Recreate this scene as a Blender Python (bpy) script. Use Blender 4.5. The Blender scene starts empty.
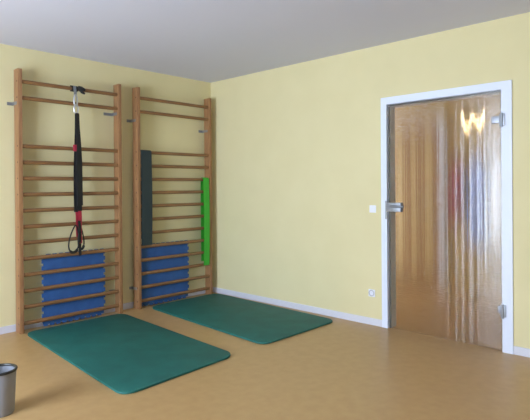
import bpy, bmesh, math, random
from mathutils import Vector, Matrix
random.seed(4)
sc = bpy.context.scene
C = sc.collection

# ------------------------------------------------------------ camera, light, exposure
cam = bpy.data.cameras.new('camera')
cam.sensor_fit = 'HORIZONTAL'; cam.sensor_width = 36
cam.lens = 512.9 * 36 / 530
cam.shift_y = -(210 - 188.35) / 530
cam.clip_start = 0.05
co = bpy.data.objects.new('camera', cam); C.objects.link(co)
yaw, pitch, roll = 0.8128, -0.0029, -0.0072
co.matrix_world = (Matrix.Translation((-4.0154, -4.6861, 1.2503)) @ Matrix.Rotation(-yaw, 4, 'Z')
                   @ Matrix.Rotation(math.pi / 2 + pitch, 4, 'X') @ Matrix.Rotation(roll, 4, 'Z'))
sc.camera = co

w = bpy.data.worlds.new('daylight'); sc.world = w; w.use_nodes = True
bg = w.node_tree.nodes['Background']
bg.inputs[0].default_value = (0.71, 0.83, 1.0, 1); bg.inputs[1].default_value = 25.0

sc.view_settings.view_transform = 'Standard'
sc.view_settings.look = 'None'
sc.view_settings.gamma = 1
sc.view_settings.use_curve_mapping = False
sc.view_settings.exposure = 0.0
sc.cycles.use_denoising = True
sc.cycles.max_bounces = 10
sc.cycles.diffuse_bounces = 6
sc.cycles.sample_clamp_indirect = 12

WX = -5.2      # wall with the windows
BY = -6.4      # wall behind the camera
H = 2.5
WIN = [(-2.65, -1.1, 0.12, 2.2), (-5.5, -4.6, 0.85, 2.2)]   # y0, y1, z0, z1; second window is added to brighten the right wall

def portal(name, x, y0, y1, z0, z1):
    l = bpy.data.lights.new(name, 'AREA'); l.shape = 'RECTANGLE'
    l.size = z1 - z0; l.size_y = y1 - y0
    l.cycles.is_portal = True
    o = bpy.data.objects.new(name, l); C.objects.link(o)
    o.location = (x, (y0 + y1) / 2, (z0 + z1) / 2)
    o.rotation_euler = (0, -math.pi / 2, 0)
for y0, y1, z0, z1 in WIN:
    portal('window_daylight', WX - 0.26, y0, y1, z0, z1)

# ------------------------------------------------------------ materials
def mat(name, col, rough=0.6, metal=0.0, **k):
    m = bpy.data.materials.new(name); m.use_nodes = True
    b = m.node_tree.nodes['Principled BSDF']
    b.inputs['Base Color'].default_value = (*col, 1)
    b.inputs['Roughness'].default_value = rough
    b.inputs['Metallic'].default_value = metal
    if 'spec' in k: b.inputs['Specular IOR Level'].default_value = k['spec']
    return m
def nodes(m): return m.node_tree.nodes, m.node_tree.links, m.node_tree.nodes['Principled BSDF']
def coords(m, scale):
    N, L, b = nodes(m)
    t = N.new('ShaderNodeTexCoord'); mp = N.new('ShaderNodeMapping')
    mp.inputs['Scale'].default_value = scale
    L.new(t.outputs['Object'], mp.inputs['Vector']); return mp.outputs[0]
def noise_col(m, c1, c2, scale=(1, 1, 1), ns=8, detail=4, lo=.35, hi=.65):
    N, L, b = nodes(m)
    v = coords(m, scale); n = N.new('ShaderNodeTexNoise')
    n.inputs['Scale'].default_value = ns; n.inputs['Detail'].default_value = detail
    L.new(v, n.inputs['Vector'])
    r = N.new('ShaderNodeValToRGB'); e = r.color_ramp.elements
    e[0].position = lo; e[1].position = hi
    e[0].color = (*c1, 1); e[1].color = (*c2, 1)
    L.new(n.outputs[0], r.inputs[0]); L.new(r.outputs[0], b.inputs['Base Color'])
    return m
def bump(m, scale=(1, 1, 1), ns=200, strength=.2, dist=.001, detail=2):
    N, L, b = nodes(m)
    v = coords(m, scale); n = N.new('ShaderNodeTexNoise')
    n.inputs['Scale'].default_value = ns; n.inputs['Detail'].default_value = detail
    L.new(v, n.inputs['Vector'])
    bp = N.new('ShaderNodeBump'); bp.inputs['Strength'].default_value = strength
    bp.inputs['Distance'].default_value = dist
    L.new(n.outputs[0], bp.inputs['Height']); L.new(bp.outputs[0], b.inputs['Normal'])
    return m

M = {}
M['yellow'] = bump(noise_col(mat('yellow_wall_paint', (.7, .62, .33), .85), (.735, .660, .385), (.755, .680, .405), ns=3), ns=120, strength=.25, dist=.002)
M['ceiling'] = bump(mat('white_ceiling_paint', (.66, .67, .80), .9), ns=90, strength=.15, dist=.002)
M['lino'] = noise_col(mat('ochre_linoleum', (.5, .3, .12), .38), (.48, .30, .130), (.515, .33, .145), ns=14, detail=6)
M['white'] = mat('white_paint', (.77, .83, .98), .45)
M['trim'] = mat('white_baseboard_paint', (.68, .69, .78), .5)
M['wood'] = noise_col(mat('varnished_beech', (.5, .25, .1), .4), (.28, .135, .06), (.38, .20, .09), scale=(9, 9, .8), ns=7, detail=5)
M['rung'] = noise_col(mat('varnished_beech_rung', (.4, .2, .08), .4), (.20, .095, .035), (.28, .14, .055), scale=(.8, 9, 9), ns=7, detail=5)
M['plug'] = mat('dark_plug', (.12, .05, .025), .5)
M['steel'] = mat('brushed_steel', (.7, .71, .73), .35, .7)
M['satin'] = mat('satin_aluminium', (.34, .36, .40), .45, .8)
M['zinc'] = mat('zinc_bracket', (.30, .31, .33), .45, .7)
M['black'] = mat('black_webbing', (.012, .012, .014), .7)
M['foamgrip'] = mat('black_foam_grip', (.02, .022, .022), .85)
M['red'] = mat('red_webbing', (.42, .02, .05), .6)
M['blue'] = bump(noise_col(mat('blue_foam', (.02, .07, .4), .7), (.022, .085, .27), (.03, .11, .34), ns=9), ns=260, strength=.4, dist=.002)
M['matgreen'] = bump(noise_col(mat('green_gym_mat', (.01, .16, .13), .65), (.006, .108, .094), (.009, .142, .122), ns=5), ns=320, strength=.35, dist=.002)
M['dark'] = mat('slate_latex_band', (.015, .032, .04), .55)
M['lime'] = mat('green_latex_band', (.04, .42, .03), .5)
M['plastic'] = mat('white_switch_plastic', (.82, .84, .92), .35)
M['bingrey'] = mat('grey_bin_plastic', (.27, .28, .32), .5)
M['binrim'] = mat('black_bin_rim', (.02, .02, .02), .4)
M['gasket'] = mat('grey_rubber_seal', (.22, .23, .26), .6)
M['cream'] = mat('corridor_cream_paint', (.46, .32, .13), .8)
M['brown'] = noise_col(mat('brown_door_veneer', (.2, .09, .03), .4), (.20, .085, .022), (.32, .15, .04), scale=(6, 6, .6), ns=5)
M['coatred'] = mat('red_cloth', (.36, .09, .13), .9)
M['coatblue'] = mat('pale_blue_cloth', (.30, .38, .75), .9)
M['coatwhite'] = mat('white_cloth', (.8, .78, .8), .9)
M['panel'] = mat('pale_ochre_panel', (.52, .37, .16), .5)
M['sill'] = mat('stone_sill', (.6, .58, .55), .4)

def emit(name, col, s):
    m = mat(name, (.8, .8, .8)); b = nodes(m)[2]
    b.inputs['Emission Color'].default_value = (*col, 1); b.inputs['Emission Strength'].default_value = s
    return m
M['lampglow'] = emit('warm_lamp_glass', (1, .74, .38), 7)
M['addedlamp'] = emit('added_lamp_glow', (1, .93, .85), 5.5)  # glow of the lamp added in the corridor

# clear window glass
m = bpy.data.materials.new('clear_window_glass'); m.use_nodes = True; N = m.node_tree.nodes; L = m.node_tree.links
N.clear(); out = N.new('ShaderNodeOutputMaterial'); mx = N.new('ShaderNodeMixShader')
tr = N.new('ShaderNodeBsdfTransparent'); gl = N.new('ShaderNodeBsdfGlossy'); gl.inputs['Roughness'].default_value = .02
fr = N.new('ShaderNodeFresnel'); fr.inputs[0].default_value = 1.3
L.new(fr.outputs[0], mx.inputs[0]); L.new(tr.outputs[0], mx.inputs[1]); L.new(gl.outputs[0], mx.inputs[2]); L.new(mx.outputs[0], out.inputs[0])
M['pane'] = m

# patterned door glass: long vertical ripples
m = mat('rippled_door_glass', (.92, .89, .82), .11); N, L, b = nodes(m)
b.inputs['Transmission Weight'].default_value = 1; b.inputs['IOR'].default_value = 1.5
v = coords(m, (1, 1, .006)); n1 = N.new('ShaderNodeTexNoise'); n1.inputs['Scale'].default_value = 17; n1.inputs['Detail'].default_value = 2
L.new(v, n1.inputs['Vector'])
v2 = coords(m, (1, .06, 1)); n2 = N.new('ShaderNodeTexNoise'); n2.inputs['Scale'].default_value = 180; n2.inputs['Detail'].default_value = 2
L.new(v2, n2.inputs['Vector'])
b1 = N.new('ShaderNodeBump'); b1.inputs['Strength'].default_value = 1; b1.inputs['Distance'].default_value = .0035
b2 = N.new('ShaderNodeBump'); b2.inputs['Strength'].default_value = .8; b2.inputs['Distance'].default_value = .0019
L.new(n1.outputs[0], b1.inputs['Height']); L.new(n2.outputs[0], b2.inputs['Height'])
L.new(b1.outputs[0], b2.inputs['Normal']); L.new(b2.outputs[0], b.inputs['Normal'])
M['doorglass'] = m

# ------------------------------------------------------------ mesh helpers
def box(bm, x0, x1, y0, y1, z0, z1, bev=0):
    r = bmesh.ops.create_cube(bm, size=1)
    vs = r['verts']
    for v in vs:
        v.co = Vector(((x0 + x1) / 2 + v.co.x * (x1 - x0), (y0 + y1) / 2 + v.co.y * (y1 - y0), (z0 + z1) / 2 + v.co.z * (z1 - z0)))
    if bev:
        es = list({e for v in vs for e in v.link_edges})
        bmesh.ops.bevel(bm, geom=es, offset=bev, segments=2, profile=.6, affect='EDGES')
def frame_from(d):
    d = d.normalized(); up = Vector((0, 0, 1)) if abs(d.z) < .9 else Vector((1, 0, 0))
    a = d.cross(up).normalized(); return a, d.cross(a).normalized()
def tube(bm, pts, r, n=10, closed=False, sx=1.0, sy=1.0, cap=True):
    """sweep an ellipse (r*sx, r*sy) along pts; r may be a list"""
    pts = [Vector(p) for p in pts]; rings = []; k = len(pts)
    a0 = None
    for i, p in enumerate(pts):
        if closed: d = pts[(i + 1) % k] - pts[i - 1]
        else: d = pts[min(i + 1, k - 1)] - pts[max(i - 1, 0)]
        d.normalize()
        if a0 is None: a, b_ = frame_from(d)
        else:
            a = (a0 - d * a0.dot(d)).normalized(); b_ = d.cross(a).normalized()
        a0 = a
        rr = r[i] if isinstance(r, (list, tuple)) else r
        rings.append([bm.verts.new(p + a * math.cos(t) * rr * sx + b_ * math.sin(t) * rr * sy) for t in [2 * math.pi * j / n for j in range(n)]])
    m_ = k if closed else k - 1
    for i in range(m_):
        A, B = rings[i], rings[(i + 1) % k]
        for j in range(n):
            bm.faces.new((A[j], A[(j + 1) % n], B[(j + 1) % n], B[j]))
    if cap and not closed:
        bm.faces.new(rings[0][::-1]); bm.faces.new(rings[-1])
def strap(bm, pts, wdir, width, thick):
    """flat strap: rectangular section swept along pts, wdir = width direction"""
    pts = [Vector(p) for p in pts]; wd = Vector(wdir).normalized(); rings = []
    for i, p in enumerate(pts):
        d = (pts[min(i + 1, len(pts) - 1)] - pts[max(i - 1, 0)]).normalized()
        nrm = d.cross(wd).normalized()
        wv = width[i] if isinstance(width, (list, tuple)) else width
        rings.append([bm.verts.new(p + wd * sx * wv / 2 + nrm * sy * thick / 2) for sx, sy in ((-1, -1), (1, -1), (1, 1), (-1, 1))])
    for A, B in zip(rings, rings[1:]):
        for j in range(4): bm.faces.new((A[j], A[(j + 1) % 4], B[(j + 1) % 4], B[j]))
    bm.faces.new(rings[0][::-1]); bm.faces.new(rings[-1])
def cyl(bm, p0, p1, r, n=20): tube(bm, [p0, Vector(p0).lerp(Vector(p1), .5), p1], r, n)
def prism(bm, poly, axis, lo, hi):
    def P(a, b, c): return (a, b, c) if axis == 'z' else ((a, c, b) if axis == 'y' else (c, a, b))
    A = [bm.verts.new(P(x, y, lo)) for x, y in poly]; B = [bm.verts.new(P(x, y, hi)) for x, y in poly]
    bm.faces.new(A); bm.faces.new(B); n = len(poly)
    for i in range(n): bm.faces.new((A[i], A[(i + 1) % n], B[(i + 1) % n], B[i]))
def lathe(bm, prof, n=32, c=(0, 0, 0)):
    rings = []
    for r, z in prof:
        rings.append([bm.verts.new((c[0] + r * math.cos(2 * math.pi * j / n), c[1] + r * math.sin(2 * math.pi * j / n), c[2] + z)) for j in range(n)])
    for A, B in zip(rings, rings[1:]):
        for j in range(n): bm.faces.new((A[j], A[(j + 1) % n], B[(j + 1) % n], B[j]))
def obj(name, bm, m, parent=None, smooth=False, loc=None, rz=0):
    bmesh.ops.recalc_face_normals(bm, faces=bm.faces)
    me = bpy.data.meshes.new(name); bm.to_mesh(me); bm.free()
    me.materials.append(m)
    if smooth:
        me.polygons.foreach_set('use_smooth', [True] * len(me.polygons))
        me.set_sharp_from_angle(angle=math.radians(35))
    o = bpy.data.objects.new(name, me); C.objects.link(o)
    if parent: o.parent = parent
    if loc: o.location = loc
    o.rotation_euler.z = rz
    return o
def tag(o, label, cat, group=None):
    o['label'] = label; o['category'] = cat
    if group: o['group'] = group
    return o
def thing(name, label, cat, loc=(0, 0, 0), rz=0, group=None):
    o = bpy.data.objects.new(name, None); C.objects.link(o)
    o.empty_display_size = .1; o.location = loc; o.rotation_euler.z = rz
    return tag(o, label, cat, group)
def struct(name, bm, m, parent=None):
    o = obj(name, bm, m, parent)
    if not parent: o['kind'] = 'structure'
    return o
def nb(): return bmesh.new()

# ------------------------------------------------------------ room shell
D0, D1, DZ = -2.3130, -3.409, 2.0268      # outer edge of the door frame
I0, I1, IZ = -2.3686, -3.3338, 1.9651      # clear opening
TW = .11                                    # wall thickness at the door
CX = 2.0                                   # far wall of the corridor
b = nb(); box(b, WX - .25, TW, BY, .2, -.1, 0); struct('floor', b, M['lino'])
b = nb(); box(b, WX - .25, 0, BY, .2, H, H + .1); struct('ceiling', b, M['ceiling'])
b = nb(); box(b, WX - .25, 0, 0, .2, 0, H); struct('wall_back', b, M['yellow'])
b = nb(); box(b, WX, 0, BY - .2, BY, 0, H); struct('wall_front', b, M['yellow'])
b = nb()
box(b, 0, TW, I0 + .02, .2, 0, H); box(b, 0, TW, BY, I1 - .02, 0, H); box(b, 0, TW, I1 - .02, I0 + .02, IZ + .02, H)
struct('wall_right', b, M['yellow'])
b = nb(); ys = [BY]
for y0, y1, z0, z1 in sorted(WIN):
    box(b, WX - .25, WX, ys[-1], y0, 0, H); box(b, WX - .25, WX, y0, y1, 0, z0); box(b, WX - .25, WX, y0, y1, z1, H); ys.append(y1)
box(b, WX - .25, WX, ys[-1], 0, 0, H)
struct('wall_left', b, M['yellow'])
# corridor beyond the glass door
CY0, CY1 = -4.6, .9
b = nb(); box(b, TW, CX, CY0, CY1, -.1, 0); struct('floor_corridor', b, M['lino'])
b = nb(); box(b, TW, CX, CY0, CY1, H, H + .1); struct('ceiling_corridor', b, M['ceiling'])
b = nb(); box(b, CX, CX + .1, CY0, CY1, 0, H); box(b, TW, CX, CY0 - .1, CY0, 0, H); box(b, TW, CX, CY1, CY1 + .1, 0, H)
struct('wall_corridor', b, M['cream'])

# baseboards
def baseboard(name, x0, x1, y0, y1):
    b = nb(); box(b, x0, x1, y0, y1, 0, .062, .003); o = struct(name, b, M['trim'])
baseboard('baseboard_back', WX, -.012, -.012, 0)
baseboard('baseboard_right', -.012, 0, D0 + .001, -.012)
baseboard('baseboard_right', -.012, 0, BY, D1 - .001)
baseboard('baseboard_left', WX, WX + .012, -4.5, -2.7)

# inferred window, then an unseen one added to brighten the right wall
for i, (y0, y1, z0, z1) in enumerate(WIN):
    r = nb(); t = .06; x0, x1 = WX - .16, WX - .09; ym = (y0 + y1) / 2
    box(r, x0, x1, y0, y0 + t, z0, z1); box(r, x0, x1, y1 - t, y1, z0, z1); box(r, x0, x1, ym - t / 2, ym + t / 2, z0 + t, z1 - t)
    box(r, x0, x1, y0 + t, y1 - t, z0, z0 + t); box(r, x0, x1, y0 + t, y1 - t, z1 - t, z1)
    f = struct('window_%d' % (i + 1), r, M['white'])
    for a, c in ((y0 + t, ym - t / 2), (ym + t / 2, y1 - t)):
        g = nb(); box(g, WX - .128, WX - .122, a, c, z0 + t, z1 - t); obj('pane', g, M['pane'], f)
    g = nb(); box(g, WX - .09, WX + .03, y0, y1, z0 - .03, z0, .004); obj('window_sill', g, M['sill'], f)

# ------------------------------------------------------------ glass door
b = nb()
FX = -.014
def ring(b, x0, x1, oy0, oy1, oz, iy0, iy1, iz):
    poly = [(oy0, 0), (oy0, oz), (oy1, oz), (oy1, 0), (iy1, 0), (iy1, iz), (iy0, iz), (iy0, 0)]
    prism(b, poly, 'x', x0, x1)
ring(b, FX, 0, D0, D1, DZ, I0, I1, IZ)                 # architrave on the wall
ring(b, 0, TW, I0 + .02, I1 - .02, IZ + .02, I0, I1, IZ)   # lining through the wall
ring(b, .028, TW, I0, I1, IZ, I0 - .014, I1 + .014, IZ - .014)   # rebate the glass closes against
door = struct('door_1', b, M['white'])
door['label'] = 'white door frame around the rippled glass door'
b = nb(); ring(b, .018, .028, I0 - .0005, I1 + .0005, IZ - .0005, I0 - .013, I1 + .013, IZ - .013); obj('door_seal', b, M['gasket'], door)
b = nb(); box(b, .006, .014, I1 + .006, I0 - .006, .008, IZ - .006, .001)
g = obj('door_leaf', b, M['doorglass'], door); g['label'] = 'vertically rippled translucent glass door leaf'
# lock case and lever
b = nb(); box(b, -.018, .030, I0 - .135, I0 + .004, 1.025, 1.105, .006)
lk = obj('lock_case', b, M['satin'], door, True); lk['label'] = 'silver lock case clamped on the glass edge'
b = nb(); tube(b, [(-.018, I0 - .055, 1.075), (-.045, I0 - .055, 1.075), (-.058, I0 - .062, 1.075), (-.062, I0 - .08, 1.075), (-.062, I0 - .185, 1.073)], [.009, .009, .010, .011, .010], 14)
obj('door_handle', b, M['satin'], lk, True)
b = nb(); cyl(b, (-.021, I0 - .055, 1.045), (-.017, I0 - .055, 1.045), .009); obj('keyhole', b, M['zinc'], lk)
b = nb(); box(b, FX - .002, FX + .001, I0 + .002, I0 + .016, .96, 1.12); obj('strike_plate', b, M['satin'], door)
for z in (1.745, .315):
    b = nb(); box(b, -.010, .020, I1 + .008, I1 + (.075 if z > 1 else .035), z - .026, z + .026, .004)
    h = obj('hinge', b, M['satin'], door, True); h['label'] = 'silver hinge on the door glass'
    b = nb(); cyl(b, (-.022, I1 - .004, z - .06), (-.022, I1 - .004, z + .045), .011, 14); box(b, -.022, -.012, I1 - .028, I1 + .012, z - .05, z + .04, .002)
    obj('hinge_pin', b, M['satin'], h, True)

# ------------------------------------------------------------ corridor contents seen through the glass, plus an added unseen lamp
b = nb(); box(b, CX - .045, CX, -1.95, -1.05, .0, 2.05, .004)
r = struct('door_2', b, M['brown'])
for ya, yb_ in ((-1.86, -1.76), (-1.66, -1.58), (-1.48, -1.36), (-1.26, -1.16)):
    b = nb(); box(b, CX - .05, CX - .044, ya, yb_, .12, 1.98, .001); q = obj('pale_panel', b, M['panel'], r)
b = nb(); box(b, CX - .06, CX, -2.01, -1.951, 0, 2.12, .004); box(b, CX - .06, CX, -1.049, -.99, 0, 2.12, .004); box(b, CX - .06, CX, -1.951, -1.049, 2.055, 2.12, .004); obj('door_frame', b, M['white'], r)
b = nb(); tube(b, [(CX - .045, -1.85, 1.05), (CX - .09, -1.85, 1.05), (CX - .095, -1.74, 1.05)], .01, 10); obj('door_handle', b, M['satin'], r, True)
b = nb(); box(b, CX - .02, CX, -3.6, -1.96, 0, .06); struct('baseboard_corridor', b, M['cream'])

cb = thing('coat_rack', 'brown wooden coat rail on corridor wall, blurred behind the door glass', 'coat rack', (CX, -2.6, 1.55))
b = nb(); box(b, -.025, 0, -.55, .45, -.04, .04, .003); obj('rail', b, M['brown'], cb)
for yy in (-.4, -.06, .19, .4):
    b = nb(); tube(b, [(-.025, yy, 0), (-.07, yy, -.01), (-.08, yy, .025)], .007, 8); obj('hook', b, M['steel'], cb, True)
def coat(name, label, y, m, wid, ln):
    b = nb(); n = 28; rings = []
    for t, s in ((0, .25), (.05, .55), (.12, .9), (.3, .86), (.55, .92), (.8, 1.0), (1, 1.04)):
        z = -.0 - ln * t
        rings.append([b.verts.new((-.07 + (.055 + .012 * math.sin(5 * a + 3 * t)) * s * math.sin(a) * 1.0, wid / 2 * s * math.cos(a), z)) for a in [2 * math.pi * j / n for j in range(n)]])
    for A, B in zip(rings, rings[1:]):
        for j in range(n): b.faces.new((A[j], A[(j + 1) % n], B[(j + 1) % n], B[j]))
    b.faces.new(rings[0]); b.faces.new(rings[-1])
    o = obj(name, b, m, None, True, (CX - .02, y, 1.53)); tag(o, label, 'coat'); return o
coat('coat', 'dull red garment, a blurred patch behind the right half of the door glass', -2.19, M['coatred'], .17, .68)
coat('coat', 'pale blue garment, a blurred patch in the right part of the door glass', -2.42, M['coatblue'], .21, .95)
coat('coat', 'white garment, a blurred bright patch at the right edge of the door glass', -2.66, M['coatwhite'], .24, .85)

wl = thing('pendant_lamp', 'warm glowing lamp with a W outline seen through the door glass', 'lamp', (.5, -2.925, 1.80))
b = nb(); lathe(b, [(0, .70), (.05, .70), (.05, .685), (0, .68)]); obj('ceiling_rose', b, M['satin'], wl)
b = nb()
tube(b, [(0, 0, .05), (0, 0, .4), (0, 0, .69)], .002, 6); obj('cable', b, M['steel'], wl)
b = nb(); tube(b, [(0, .10, .055), (0, .055, -.055), (0, .0, .05), (0, -.05, -.055), (0, -.10, .055)], .0085, 10)
obj('glass_tube', b, M['lampglow'], wl)

cl = thing('added_corridor_lamp', 'unseen lamp added on the corridor ceiling to light it beyond the glass door', 'lamp', (1.15, -2.5, H))  # added out of view to brighten the corridor and the coats
b = nb(); lathe(b, [(.0, -.10), (.08, -.098), (.14, -.075), (.165, -.04), (.165, -.02)]); obj('added_lamp_shade', b, M['addedlamp'], cl, True)
b = nb(); cyl(b, (0, 0, -.02), (0, 0, 0), .17, 32); obj('added_lamp_base', b, M['white'], cl)

# ------------------------------------------------------------ wall bars
Z0, ST, YR = 2.1778, .1399, -.105
YF, YB = -.13, -.035
def wall_bars(label, xl, xr, brackets):
    """xl, xr: centre x of the two uprights"""
    t = thing('wall_bars', label, 'wall bars', ((xl + xr) / 2, 0, 0), 0, None)
    ox = (xl + xr) / 2; hw = .018
    for sgn, x in ((-1, xl - ox), (1, xr - ox)):
        b = nb(); box(b, x - hw, x + hw, YF, YB, 0, 2.285, .004)
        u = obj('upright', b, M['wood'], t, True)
        if sgn < 0:
            for k in [0, 1] + list(range(4, 16)):
                b = nb(); cyl(b, (x - hw - .0012, YR, Z0 - ST * k), (x - hw, YR, Z0 - ST * k), .0085, 12)
                obj('dowel_plug', b, M['plug'], u)
    for k in [0, 1] + list(range(4, 16)):
        b = nb(); z = Z0 - ST * k
        tube(b, [(xl - ox + hw - .004, YR, z), (0, YR, z), (xr - ox - hw + .004, YR, z)], .0155, 16, sx=.95, sy=1.15)
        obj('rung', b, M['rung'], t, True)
    for x, z, s in brackets:
        b = nb(); hx = x - ox - hw
        box(b, hx - .003, hx, -.10, -.001, z - .014, z + .014, .001)
        box(b, hx - s, hx - .003, -.006, -.001, z - .014, z + .014, .001)
        obj('wall_bracket', b, M['zinc'], t)
    return t
XS = [(-2.254, -1.294), (-1.078, -.117)]
wall_bars('tall wooden wall bars with the black hanging trainer, left of the pair', *XS[0], [(XS[0][1], 1.99, .09), (XS[0][0], 1.99, .045), (XS[0][1], .21, .045)])
wall_bars('tall wooden wall bars beside the room corner, with the dark and green bands', *XS[1], [(XS[1][0], 1.945, .045), (XS[1][1], 1.905, .055), (XS[1][0], .21, .03)])

# ------------------------------------------------------------ puzzle foam tiles behind the rungs
def tile(label, x, w_, h_, loc_y):
    n = 20; d = .016
    def side(L_, flip):      # points along 0..L_, tabs outward +d
        pts = []; p = L_ / n
        for i in range(n):
            o = d if (i % 2 == flip) else 0
            a, c = i * p, (i + 1) * p; s = .1 * p * (1 if o else -1)
            pts += [(a - s, o), (c + s, o)]
        pts[0] = (0, pts[0][1]); pts[-1] = (L_, pts[-1][1]); return pts
    poly = [(u, -v) for u, v in side(w_, 0)] + [(w_ + v, u) for u, v in side(h_, 1)][1:-1] \
         + [(w_ - u, h_ + v) for u, v in side(w_, 0)] + [(-v, h_ - u) for u, v in side(h_, 1)][1:-1]
    b = nb(); prism(b, poly, 'y', -.007, .007)
    o = obj('foam_tile', b, M['blue'], None, False, (x, loc_y, .026)); return tag(o, label, 'foam mat')
tile('blue puzzle-edged foam tile behind the lower rungs of the left wall bars', -2.040, .585, .615, -.068)
tile('blue puzzle-edged foam tile behind the lower rungs of the corner wall bars', -1.045, .625, .615, -.068)

# ------------------------------------------------------------ exercise bands folded over a rung
def band(name, label, x, wid, k, drop, m, back):
    zc = Z0 - ST * k; r = .0215; pts = []
    for i in range(9):
        t = i / 8; pts.append((x, YR - r - .010 * math.sin(math.pi * t) - .003, zc - drop * (1 - t)))
    for i in range(1, 8):
        a = math.pi - math.pi * i / 8
        pts.append((x, YR + r * math.cos(a), zc + .0015 + r * math.sin(a)))
    for i in range(9):
        t = i / 8; pts.append((x, YR + r, zc - back * t))
    b = nb(); strap(b, pts, (1, 0, 0), wid, .004)
    o = obj(name, b, m, None, True); return tag(o, label, 'exercise band')
band('exercise_band', 'dark slate elastic band folded over a rung of the corner wall bars', -.993, .128, 4, .965, M['dark'], .9)
band('exercise_band', 'bright green elastic band hanging at the right upright of the corner wall bars', -.190, .083, 6, .985, M['lime'], .94)

# ------------------------------------------------------------ suspension trainer
SX, SY = -1.755, -.165
ST_ = thing('suspension_trainer', 'black and red suspension trainer hanging from the top rung of left wall bars', 'suspension trainer', (SX, SY, 1.95))
P = lambda x, y, z: (x - SX, y - SY, z - 1.95)
b = nb()
for dx in (-.022, .012):
    pts = [P(SX + dx + .004 * math.sin(i), YR + .024 * math.cos(2 * math.pi * i / 16), Z0 + .026 * math.sin(2 * math.pi * i / 16)) for i in range(17)]
    strap(b, pts, (1, 0, 0), .03, .004)
obj('anchor_strap', b, M['black'], ST_, True)
b = nb(); tube(b, [P(SX + .02, -.135, Z0 + .012), P(SX + .05, -.142, Z0 + .004), P(SX + .085, -.145, Z0 - .004)], [.016, .02, .012], 10)
tube(b, [P(SX + .03, -.14, Z0), P(SX + .055, -.148, Z0 - .03), P(SX + .08, -.15, Z0 - .042)], [.014, .014, .008], 10)
obj('anchor_knot', b, M['black'], ST_, True)
def oval(b, cx, cy, cz, rx, rz, r, n=20, tilt=0):
    tube(b, [P(cx + rx * math.cos(2 * math.pi * i / n), cy + tilt * math.cos(2 * math.pi * i / n), cz + rz * math.sin(2 * math.pi * i / n)) for i in range(n)], r, 8, closed=True)
b = nb(); strap(b, [P(SX - .012, -.134, Z0 + .02), P(SX - .012, -.142, Z0 - .02), P(SX - .012, -.150, Z0 - .075)], (1, 0, 0), .026, .006)
obj('grey_strap', b, M['satin'], ST_)
b = nb(); oval(b, SX - .012, -.152, Z0 - .115, .020, .052, .008, tilt=.008); obj('carabiner', b, M['steel'], ST_, True)
b = nb(); oval(b, SX - .010, -.156, Z0 - .195, .023, .040, .008, tilt=.006); obj('carabiner', b, M['steel'], ST_, True)
# folded strap bundle
def hang(m, name, x0, x1, ztop, zbot, w0, w1, y, th=.006, par=None):
    b = nb(); n = 12; pts = []; ws = []
    for i in range(n + 1):
        t = i / n; pts.append(P(x0 + (x1 - x0) * min(1, t * 1.6), y - .004 * math.sin(7 * t), ztop + (zbot - ztop) * t)); ws.append(w0 + (w1 - w0) * min(1, t * 2.2))
    strap(b, pts, (1, .18, 0), ws, th)
    return obj(name, b, m, par or ST_)
hang(M['black'], 'webbing_strap', SX - .008, SX - .020, 1.945, 1.03, .030, .040, -.158)
hang(M['black'], 'webbing_strap', SX - .004, SX + .014, 1.945, 1.04, .030, .042, -.165)
hang(M['black'], 'webbing_strap', SX - .006, SX - .004, 1.94, 1.06, .034, .052, -.174)
hang(M['black'], 'webbing_strap', SX - .004, SX + .006, 1.80, 1.09, .03, .060, -.183, .008)
b = nb(); box(b, -.052, -.018, -.022, -.008, -.36, -.30, .004); r = obj('cam_buckle', b, M['red'], ST_); r['label'] = 'small red tab at the strap side'
for dx, z1 in ((-.012, .80), (.014, .74)):
    r = hang(M['red'], 'red_webbing', SX + dx, SX + dx + .006, 1.05, z1, .034, .028, -.160 - dx * .3); r['label'] = 'red lower strap'
def handle(cx, cz, rx, rz, rot, yy):
    b = nb(); n = 22; pts = []
    for i in range(n):
        a = 2 * math.pi * i / n; u, v = rx * math.cos(a) * (1 - .35 * math.sin(a)), rz * math.sin(a)
        pts.append(P(cx + u * math.cos(rot) - v * math.sin(rot), yy + .02 * math.cos(a), cz + u * math.sin(rot) + v * math.cos(rot)))
    tube(b, pts, .0065, 8, closed=True); h = obj('handle_loop', b, M['black'], ST_, True)
    b = nb(); tube(b, [Vector(pts[i]) for i in range(15, 20)], .0125, 10); obj('foam_grip', b, M['foamgrip'], h, True)
handle(SX - .05, .785, .055, .125, -.12, -.182)
handle(SX + .022, .79, .036, .105, .05, -.165)
hang(M['black'], 'webbing_strap', SX + .004, SX + .010, .95, .625, .024, .026, -.172)

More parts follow.
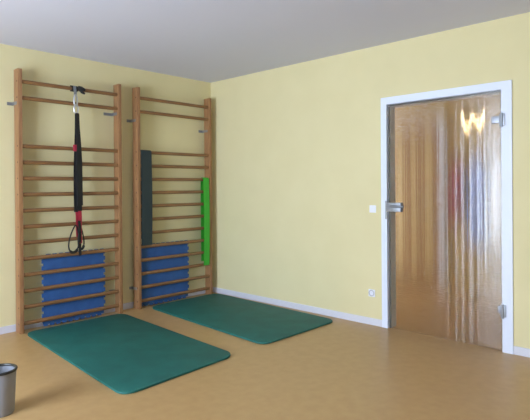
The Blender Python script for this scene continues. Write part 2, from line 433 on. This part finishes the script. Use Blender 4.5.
# ------------------------------------------------------------ gym mats
def gym_mat(label, corners, th=.016):
    cs = [Vector((x, y, 0)) for x, y in corners]; n = 4; R_ = .10; poly = []
    for i in range(n):
        p, a, c = cs[i], (cs[i - 1] - cs[i]).normalized(), (cs[(i + 1) % n] - cs[i]).normalized()
        for j in range(9):
            t = j / 8 * math.pi / 2
            poly.append(p + a * R_ * (1 - math.sin(t)) + c * R_ * (1 - math.cos(t)))
    cen = sum(poly, Vector()) / len(poly)
    b = nb(); prof = [(-.004, 0), (0, .004), (0, th - .004), (-.0015, th - .001), (-.005, th)]; rings = []
    for o_, z in prof:
        ring_ = []
        for i, p in enumerate(poly):
            tdir = (poly[(i + 1) % len(poly)] - poly[i - 1]).normalized(); nrm = Vector((tdir.y, -tdir.x, 0))
            if nrm.dot(p - cen) < 0: nrm = -nrm
            q = p - cen + nrm * o_; ring_.append(b.verts.new((q.x, q.y, z)))
        rings.append(ring_)
    k = len(poly)
    for A, B in zip(rings, rings[1:]):
        for j in range(k): b.faces.new((A[j], A[(j + 1) % k], B[(j + 1) % k], B[j]))
    b.faces.new(rings[0]); b.faces.new(rings[-1])
    return tag(obj('gym_mat', b, M['matgreen'], None, True, (cen.x, cen.y, 0)), label, 'gym mat')
gym_mat('green gym mat on the floor before the left wall bars, nearer the camera', [(-2.245, -.150), (-1.310, -.165), (-1.415, -1.915), (-2.385, -1.965)])
gym_mat('green gym mat on the floor along the right wall, before the corner wall bars', [(-.985, -.145), (-.062, -.142), (-.125, -1.905), (-1.105, -1.905)])

# ------------------------------------------------------------ switch, socket
def wall_plate(name, label, cat, y, z):
    t = thing(name, label, cat, (0, y, z))
    b = nb(); box(b, -.009, -.001, -.033, .033, -.033, .033, .003); obj('cover_plate', b, M['plastic'], t, True)
    return t
t = wall_plate('light_switch', 'white light switch on the yellow wall left of the door', 'switch', -2.221, 1.045)
b = nb(); box(b, -.014, -.008, -.022, .022, -.022, .022, .002); obj('rocker', b, M['plastic'], t, True)
t = wall_plate('power_socket', 'white power socket low on the yellow wall left of the door', 'socket', -2.205, .287)
b = nb(); lathe(b, [(.028, -.001), (.028, .004), (.021, .004), (.020, -.001), (.0, -.001)], 24)
for v in b.verts: v.co = Vector((-.0095 - v.co.z, v.co.x, v.co.y))
obj('socket_well', b, mat('socket_inner', (.5, .5, .56), .5), t, True)

# ------------------------------------------------------------ bin at the left edge
t = thing('waste_bin', 'grey waste bin with black rim on the floor beside the left mat', 'bin', (-2.965, -1.64, 0))
b = nb(); lathe(b, [(0, 0), (.072, 0), (.076, .006), (.088, .235), (.084, .235), (.072, .01), (0, .01)]); obj('bin_body', b, M['bingrey'], t, True)
b = nb(); tube(b, [(.087 * math.cos(a), .087 * math.sin(a), .240) for a in [2 * math.pi * i / 28 for i in range(28)]], .008, 8, closed=True); obj('rim', b, M['binrim'], t, True)

# repeats of one kind share a group
GROUPS = {'wall bars': 'wooden wall bars on the ladder wall', 'foam mat': 'blue foam tiles behind the rungs',
          'exercise band': 'elastic bands on the corner wall bars', 'gym mat': 'green gym mats on the floor',
          'coat': 'garments on the corridor coat rail'}
for o in C.objects:
    if o.get('category') in GROUPS: o['group'] = GROUPS[o['category']]
